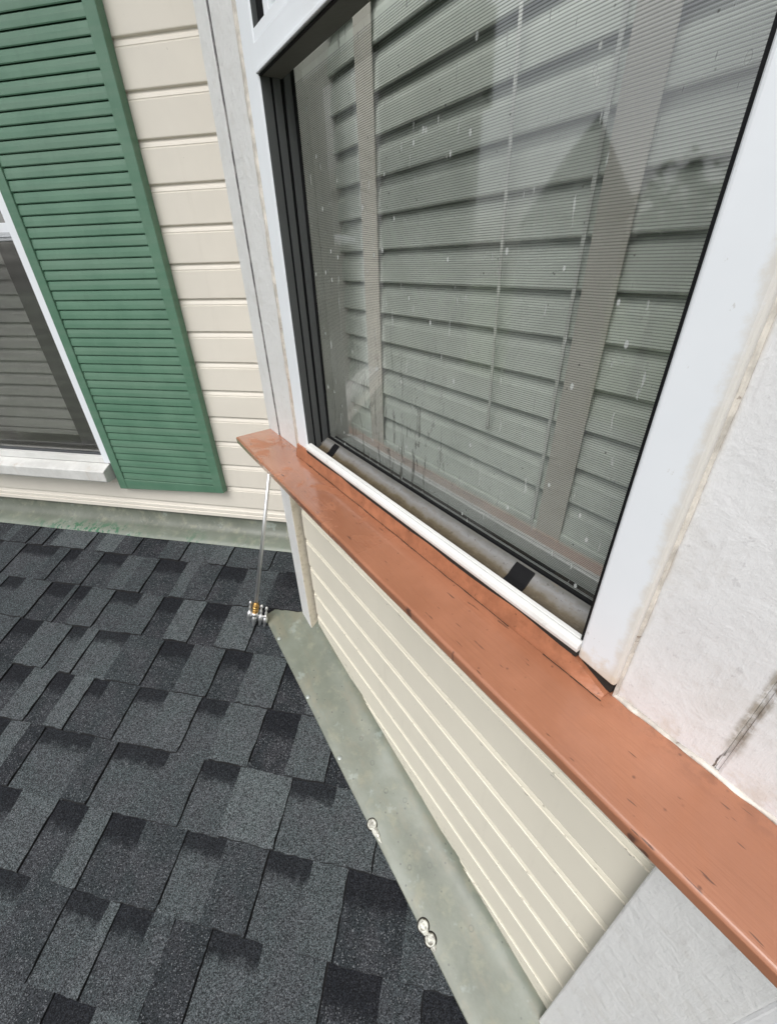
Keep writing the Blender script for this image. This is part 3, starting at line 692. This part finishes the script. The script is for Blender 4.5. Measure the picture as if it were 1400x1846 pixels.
# ================================================================== ROOF
roof = thing('shingle_roof', 'low roof of dark grey laminated asphalt shingles below both walls', 'roof', (-.8, .4, -1.2))
bm = bmesh.new(); cl = bm.loops.layers.float_color.new('tone'); uvl = bm.loops.layers.uv.new('UVMap')
PL = .008
def rz(x, y, h): return roofz(x, y) - PL + h
def rquad(pts, mi, cols):
    vs = [bm.verts.new(p) for p in pts]; f = bm.faces.new(vs); f.material_index = mi
    for l, c in zip(f.loops, cols): l[cl] = (*c, 1); l[uvl].uv = (l.vert.co.x, l.vert.co.y)
def slab(x0, x1, y0, e, hb, ht, tone, rec, nseg=8, jit=.0015, jx=True, seed=0):
    """one granule-covered piece: top surface + butt face + both side faces"""
    rn = random.Random(seed)
    nx = max(1, int((x1-x0)/.012))
    xs = [x0+(x1-x0)*i/nx for i in range(nx+1)]
    jb = [rn.uniform(-jit, jit) for _ in xs]
    ys = [i/nseg for i in range(nseg+1)]
    jl = [rn.uniform(-jit, jit)*(1 if jx else 0) for _ in ys]; jr = [rn.uniform(-jit, jit)*(1 if jx else 0) for _ in ys]
    lean = rn.uniform(-.0015, .0015)
    def P(i, j, h=None):
        x = xs[i]; y = y0 + e*ys[j]
        if i == 0: x += jl[j]
        if i == nx: x += jr[j] + lean*ys[j]
        if j == 0: y += jb[i]
        hh = hb + (ht-hb)*ys[j]
        return Vector((x, y, rz(x, y, hh if h is None else h)))
    for i in range(nx):
        for j in range(nseg):
            rquad([P(i, j), P(i+1, j), P(i+1, j+1), P(i, j+1)], 0, [(tone, rec, ys[j]), (tone, rec, ys[j]), (tone, rec, ys[j+1]), (tone, rec, ys[j+1])])
    for i in range(nx):
        rquad([P(i, 0, 0), P(i+1, 0, 0), P(i+1, 0), P(i, 0)], 1, [(0, 0, 0)]*4)
    for j in range(nseg):
        rquad([P(nx, j, 0), P(nx, j+1, 0), P(nx, j+1), P(nx, j)], 1, [(0, 0, 0)]*4)
        rquad([P(0, j, 0), P(0, j+1, 0), P(0, j+1), P(0, j)], 1, [(0, 0, 0)]*4)
rows = {  # course: (right edges of tabs, left edges of tabs)
 7: ([-1.599, -1.526, -1.341, -1.144, -.955, -.78, -.622], [-1.575, -1.49, -1.296, -1.037, -.844, -.690]),
 6: ([-1.595, -1.4, -1.255, -1.028, -.788, -.584], [-1.446, -1.346, -1.154, -.917, -.691]),
 5: ([-1.553, -1.367, -1.258, -1.114, -.933, -.778, -.589], [-1.476, -1.275, -1.206, -1.009, -.859, -.689]),
 4: ([-1.379, -1.178, -1.082, -.851, -.647, -.454], [-1.287, -1.12, -.968, -.747, -.559]),
 3: ([-1.127, -1.0, -.849, -.657, -.466, -.27], [-1.06, -.945, -.756, -.572, -.369]),
 2: ([-1.051, -.825, -.581, -.347], [-.894, -.674, -.48, -.237]),
 1: ([-.899, -.749, -.554, -.354, -.176], [-.812, -.655, -.454, -.254]),
 0: ([-.755, -.636, -.424, -.183], [-.659, -.555, -.314, -.077]),
 -1: ([-.69, -.50, -.29, -.10], [-.593, -.41, -.19]),
}
E = .1300
rnd = random.Random(3)
for k in range(-12, 9):
    y0 = .067 + E*k
    if k == 8: e = .06
    else: e = E+.012
    xl, xr = (-4.2, 1.6) if k < 0 else (-3.6, 1.2)
    if k > 3: xr = {4: -.27, 5: -.39}.get(k, -.43)
    R_, L_ = rows.get(k, ([], [])); evs = [(x, 'R') for x in R_]+[(x, 'L') for x in L_]; evs.sort()
    # continue measured pattern outward at random
    x = evs[0][0] if evs else xl+.02; st = 'R' if not evs else ('L' if evs[0][1] == 'R' else 'R'); ext = []
    if evs:
        while x > xl: x -= rnd.uniform(.06, .13); ext.append((x, st)); st = 'L' if st == 'R' else 'R'
        x = evs[-1][0]; st = 'L' if evs[-1][1] == 'R' else 'R'
        while x < xr: x += rnd.uniform(.06, .13); ext.append((x, st)); st = 'L' if st == 'R' else 'R'
    else:
        while x < xr: ext.append((x, st)); st = 'L' if st == 'R' else 'R'; x += rnd.uniform(.06, .14)
    evs = sorted(evs+ext)
    # recess pieces: from each R to the next L
    prevL = None
    for i, (x, t) in enumerate(evs):
        nxt = evs[i+1][0] if i+1 < len(evs) else xr
        if x > xr: break
        if t == 'R':
            # recess with two tones sometimes
            nxt_ = min(nxt, xr)
            slab(x+.0024, nxt_+.004, y0, e, .0058, .0016, rnd.uniform(.05, .8), 1.0, seed=rnd.random(), jx=False)
        else:
            # tab; consecutive L...L split a tab into two colours
            nxt_ = min(nxt, xr)
            if nxt_-x < .004: continue
            w_ = nxt_-x
            if w_ > .11 and rnd.random() < .6:
                xm = x+w_*rnd.uniform(.35, .65)
                slab(x, xm, y0, e, .0108, .0050, rnd.uniform(.4, 1), 0.0, seed=rnd.random())
                slab(xm-.0005, nxt_, y0, e, .0106, .0049, rnd.uniform(.0, .6), 0.0, seed=rnd.random(), jx=True)
            else:
                slab(x, nxt_, y0, e, .0108, .0050, rnd.uniform(.35, 1), 0.0, seed=rnd.random())
# a cut piece lapping over the top end of the bay flashing
slab(-.560, -.447, .848, E+.004, .0165, .0065, .10, 0.8, seed=91)
slab(-.625, -.560, .850, E, .0105, .005, .25, .6, seed=92)
me = bpy.data.meshes.new('shingles'); bm.to_mesh(me); bm.free()
so_ = bpy.data.objects.new('shingles', me); COL.objects.link(so_); me.materials.append(M_shing); me.materials.append(M_butt)
so_.parent = roof
for v_ in me.vertices: v_.co = v_.co - roof.location
mb = MB(uvR); mb.face([FA(-4.2, -1.6, roofz(0, -1.6)-.0095), FA(2.5, -1.6, roofz(0, -1.6)-.0095), FA(2.5, 1.13, roofz(0, 1.13)-.0095), FA(-4.2, 1.13, roofz(0, 1.13)-.0095)])
mb.build('roof_deck', M_butt, roof)

# ---------------- flashing on the roof along the bay
bf = thing('roof_flashing', 'pale green metal flashing strip on the shingles along the bay wall', 'flashing', FB(-.45, .24, -1.05))
mb = MB(uvS)
us = frange(-.985, .35, 110); prof = [(.1785, .0005), (.1785, .0030), (.1800, .0036), (.205, .0042), (.240, .0046), (.268, .0058), (.285, .0090), (.296, .0165), (.304, .030)]
rings = []
for u in us:
    rg = []
    for (d, h) in prof:
        dd = d + (.0010*noise.noise(Vector((u*5, 0, 0))) if d < .2 else 0)
        hh = h + (.0014*noise.noise(Vector((u*7, d*14, 4))) + .0008*noise.noise(Vector((u*22, d*30, 4))))*(1 if d > .19 else .3)
        if u < -.925: hh = min(hh, .0040)
        rg.append(mb.bm.verts.new(FB(u, dd, roofzB(u, dd)+hh)))
    rings.append(rg)
for i in range(len(rings)-1):
    for j in range(len(prof)-1):
        mb.bm.faces.new([rings[i][j], rings[i+1][j], rings[i+1][j+1], rings[i][j+1]])
mb.build('flashing_sheet', M_flash, bf, smooth=True)
RN = Vector((0, -SL, 1)).normalized()
for (u, d) in ((-.893, .1865), (-.701, .1850), (-.533, .1870)):
    p = FB(u, d, roofzB(u, d)+.0040)
    mb = MB(uvS); mb.lathe(p, RN, [(0, .0052), (.0006, .0052), (.0010, .0044), (.0008, .0036), (.0014, .0028), (.0016, .0001)], 18); mb.build('nail_head', M_galv, bf)
def blob(u, d, ln, wd, seed, lobes=1):
    mb = MB(uvS); n, m = 22, 16
    grid = []
    for i in range(n+1):
        t = i/n; row = []
        for j in range(m+1):
            s = j/m
            half = wd*math.sin(math.pi*min(1, t*1.0))**.6*(1-.55*t) if lobes == 1 else wd*(abs(math.sin(math.pi*t*1.9))**.5*.9+.12)*(1-.35*t)*(1 if t < .97 else .1)
            half = max(half, .0002)
            uu = u + ln*t; dd = d + (s-.5)*2*half + .0015*noise.noise(Vector((t*3, seed, 0)))
            h = .0048*math.sqrt(max(0, 1-(2*s-1)**2))*(math.sin(math.pi*t)**.5 if 0 < t < 1 else 0)*(1+.5*noise.noise(Vector((t*8, s*4, seed))))
            row.append(mb.bm.verts.new(FB(uu, dd, roofzB(uu, dd)+.0036+max(0, h))))
        grid.append(row)
    for i in range(n):
        for j in range(m): mb.bm.faces.new([grid[i][j], grid[i+1][j], grid[i+1][j+1], grid[i][j+1]])
    mb.build('sealant_blob', M_sil, bf, smooth=True)
for u_ in (-.3845, -.2010, -.1790):
    p = FB(u_, .1848, roofzB(u_, .1848)+.0040)
    mb = MB(uvS); mb.lathe(p, RN, [(0, .0125), (.0004, .0122), (.0006, .0100)], 22); mb.build('shadow_ring', M_gap, bf)  # dark disc paints a shadow outline under the sealant bead
    mb = MB(uvS); mb.lathe(p, RN, [(.0006, .0105), (.0040, .0100), (.0062, .0082), (.0052, .0062), (.0030, .0050), (.0042, .0030), (.0048, .0001)], 22); mb.build('sealant_ring', M_sil, bf)
blob(-.393, .1845, .046, .0085, 3); blob(-.212, .1835, .050, .0082, 9, 2)

# ================================================================== SPRAY WAND
tip = Vector((-.5905, .7900, -.9290)); top = Vector((-.4905, .905, -.405))
ax = (top-tip).normalized(); rtv = (rt - ax*rt.dot(ax)).normalized(); fv = ax.cross(rtv)
sw = thing('spray_wand', 'thin steel spray wand with brass end and four nozzles leaning beside the bay', 'spray wand', tip)
Lw = (top-tip).length
mb = MB(uvA); mb.lathe(tip+ax*.075, ax, [(0, .0050), (Lw-.075, .0050)], 16); mb.build('tube', M_steel, sw)
mb = MB(uvA); mb.lathe(tip+ax*.048, ax, [(0, .0080), (.003, .0092), (.011, .0092), (.012, .0075), (.014, .0075), (.0145, .0098), (.017, .0102), (.0195, .0098), (.020, .0080), (.022, .0080), (.0225, .0100), (.026, .0100), (.0275, .0085), (.030, .0085), (.032, .0066), (.035, .0060)], 20); mb.build('brass_coupling', M_brass, sw)
nzp = [(0, .0022), (.003, .0030), (.006, .0040), (.009, .0040), (.0095, .0052), (.012, .0058), (.0125, .0062), (.021, .0062), (.0225, .0045), (.026, .0028), (.0275, .0022), (.030, .0034), (.033, .0036), (.0355, .0022), (.0375, .0020), (.040, .0036), (.0435, .0036), (.0455, .0018)]
mb = MB(uvA); mb.box(lambda a, b, c: tip+rtv*a+fv*b+ax*c, -.018, .033, -.0030, .0030, .034, .0400); hold = mb.build('nozzle_holder', M_steel, sw, bevel=.001)
for i, (ox, oz, of) in enumerate(((-.0165, .008, 0), (.0, -.001, -.004), (.0165, .000, .002), (.0310, -.006, .004))):
    mb = MB(uvA); pr_ = nzp if i != 1 else nzp[:9]+[(.024, .0085), (.030, .0085)]
    pr_ = [(t_*1.6, r_*1.08) for t_, r_ in pr_]
    mb.lathe(tip+rtv*ox+ax*(oz+.003)+fv*of, ax, pr_, 14); mb.build('nozzle', M_steel, hold)

# ================================================================== EAVES (unseen, added to darken the wall tops) and surroundings seen in the glass
ev = thing('added_eave', 'unseen white soffit added above the walls to darken their tops', 'eave', (-2, .9, 1.3))
M_soff = plain('soffit_paint', (.62, .61, .58), .6)
mb = MB(uvA); mb.box(FA, -2.9, 1.8, .62, 2.4, 1.30, 1.36); mb.box(FA, -2.9, 1.8, .60, .62, 1.28, 1.46); mb.build('soffit', M_soff, ev)

M_grass = plain('lawn', (.05, .075, .03), .9)
mb = MB(uvR); mb.face([FA(-150, -150, -5.5), FA(150, -150, -5.5), FA(150, 150, -5.5), FA(-150, 150, -5.5)]); tag(mb.build('ground', M_grass), kind='structure')
M_nw = plain('neighbour_siding', (.30, .31, .32), .6); M_nr = plain('neighbour_shingle', (.16, .165, .17), .8)
nb = thing('neighbour_house', 'grey gabled house across the yard seen only in the glass', 'house', (-15, -2.0, -5.5))
mb = MB(uvA); mb.box(FA, -19, -14, -3.2, -.8, -5.5, .9); mb.build('wall', M_nw, nb)
mb = MB(uvA)
mb.extr(FA, [(-3.4, .9), (-2.0, 2.9), (-.6, .9)], [-19.2, -13.8]); mb.build('roof', M_nr, nb)
M_dk = plain('dark_brown_siding', (.045, .042, .040), .8)
nb2 = thing('neighbour_house', 'tall dark brown house beyond the left wall seen only in the glass', 'house', (-10, 3.5, -5.5))
mb = MB(uvA); mb.box(FA, -12.5, -8.2, .75, 7, -5.5, 2.9); mb.build('wall', M_dk, nb2)
mb = MB(uvA); mb.extr(FA, [(.55, 2.9), (3.8, 4.6), (7.2, 2.9)], [-12.7, -8.0]); mb.build('roof', M_nr, nb2)
M_leaf = plain('leaf', (.035, .065, .025), .7); M_bark = plain('bark', (.06, .045, .03), .9)
def tree(x, y, h, r, label):
    t = thing('garden_tree', label, 'tree', (x, y, -5.5), 'trees across the yard')
    mb = MB(uvA); mb.lathe(Vector((x, y, -5.5)), Vector((0, 0, 1)), [(0, .22), (h*.5, .14), (h*.85, .05)], 10); mb.build('trunk', M_bark, t)
    mb = MB(uvA); rn = random.Random(x)
    for i in range(900):
        a, b, c = rn.gauss(0, .5), rn.gauss(0, .5), rn.gauss(0, .5)
        l = math.sqrt(a*a+b*b+c*c)
        if l > 1.15: continue
        p = Vector((x+a*r, y+b*r, -5.5+h-r*.9+c*r*1.2)); s_ = rn.uniform(.12, .3)
        n1 = Vector((rn.uniform(-1, 1), rn.uniform(-1, 1), rn.uniform(-1, 1))).normalized(); t1 = n1.orthogonal()*s_; t2 = n1.cross(t1)
        mb.face([p-t1, p-t2*.6, p+t1, p+t2*.6])
    mb.build('crown', M_leaf, t, weld=False, recalc=False)
tree(-20, -6.5, 7.6, 2.0, 'leafy tree across the yard behind the photographer, left one')
tree(-17, -9.5, 7.0, 1.9, 'leafy tree across the yard behind the photographer, right one')
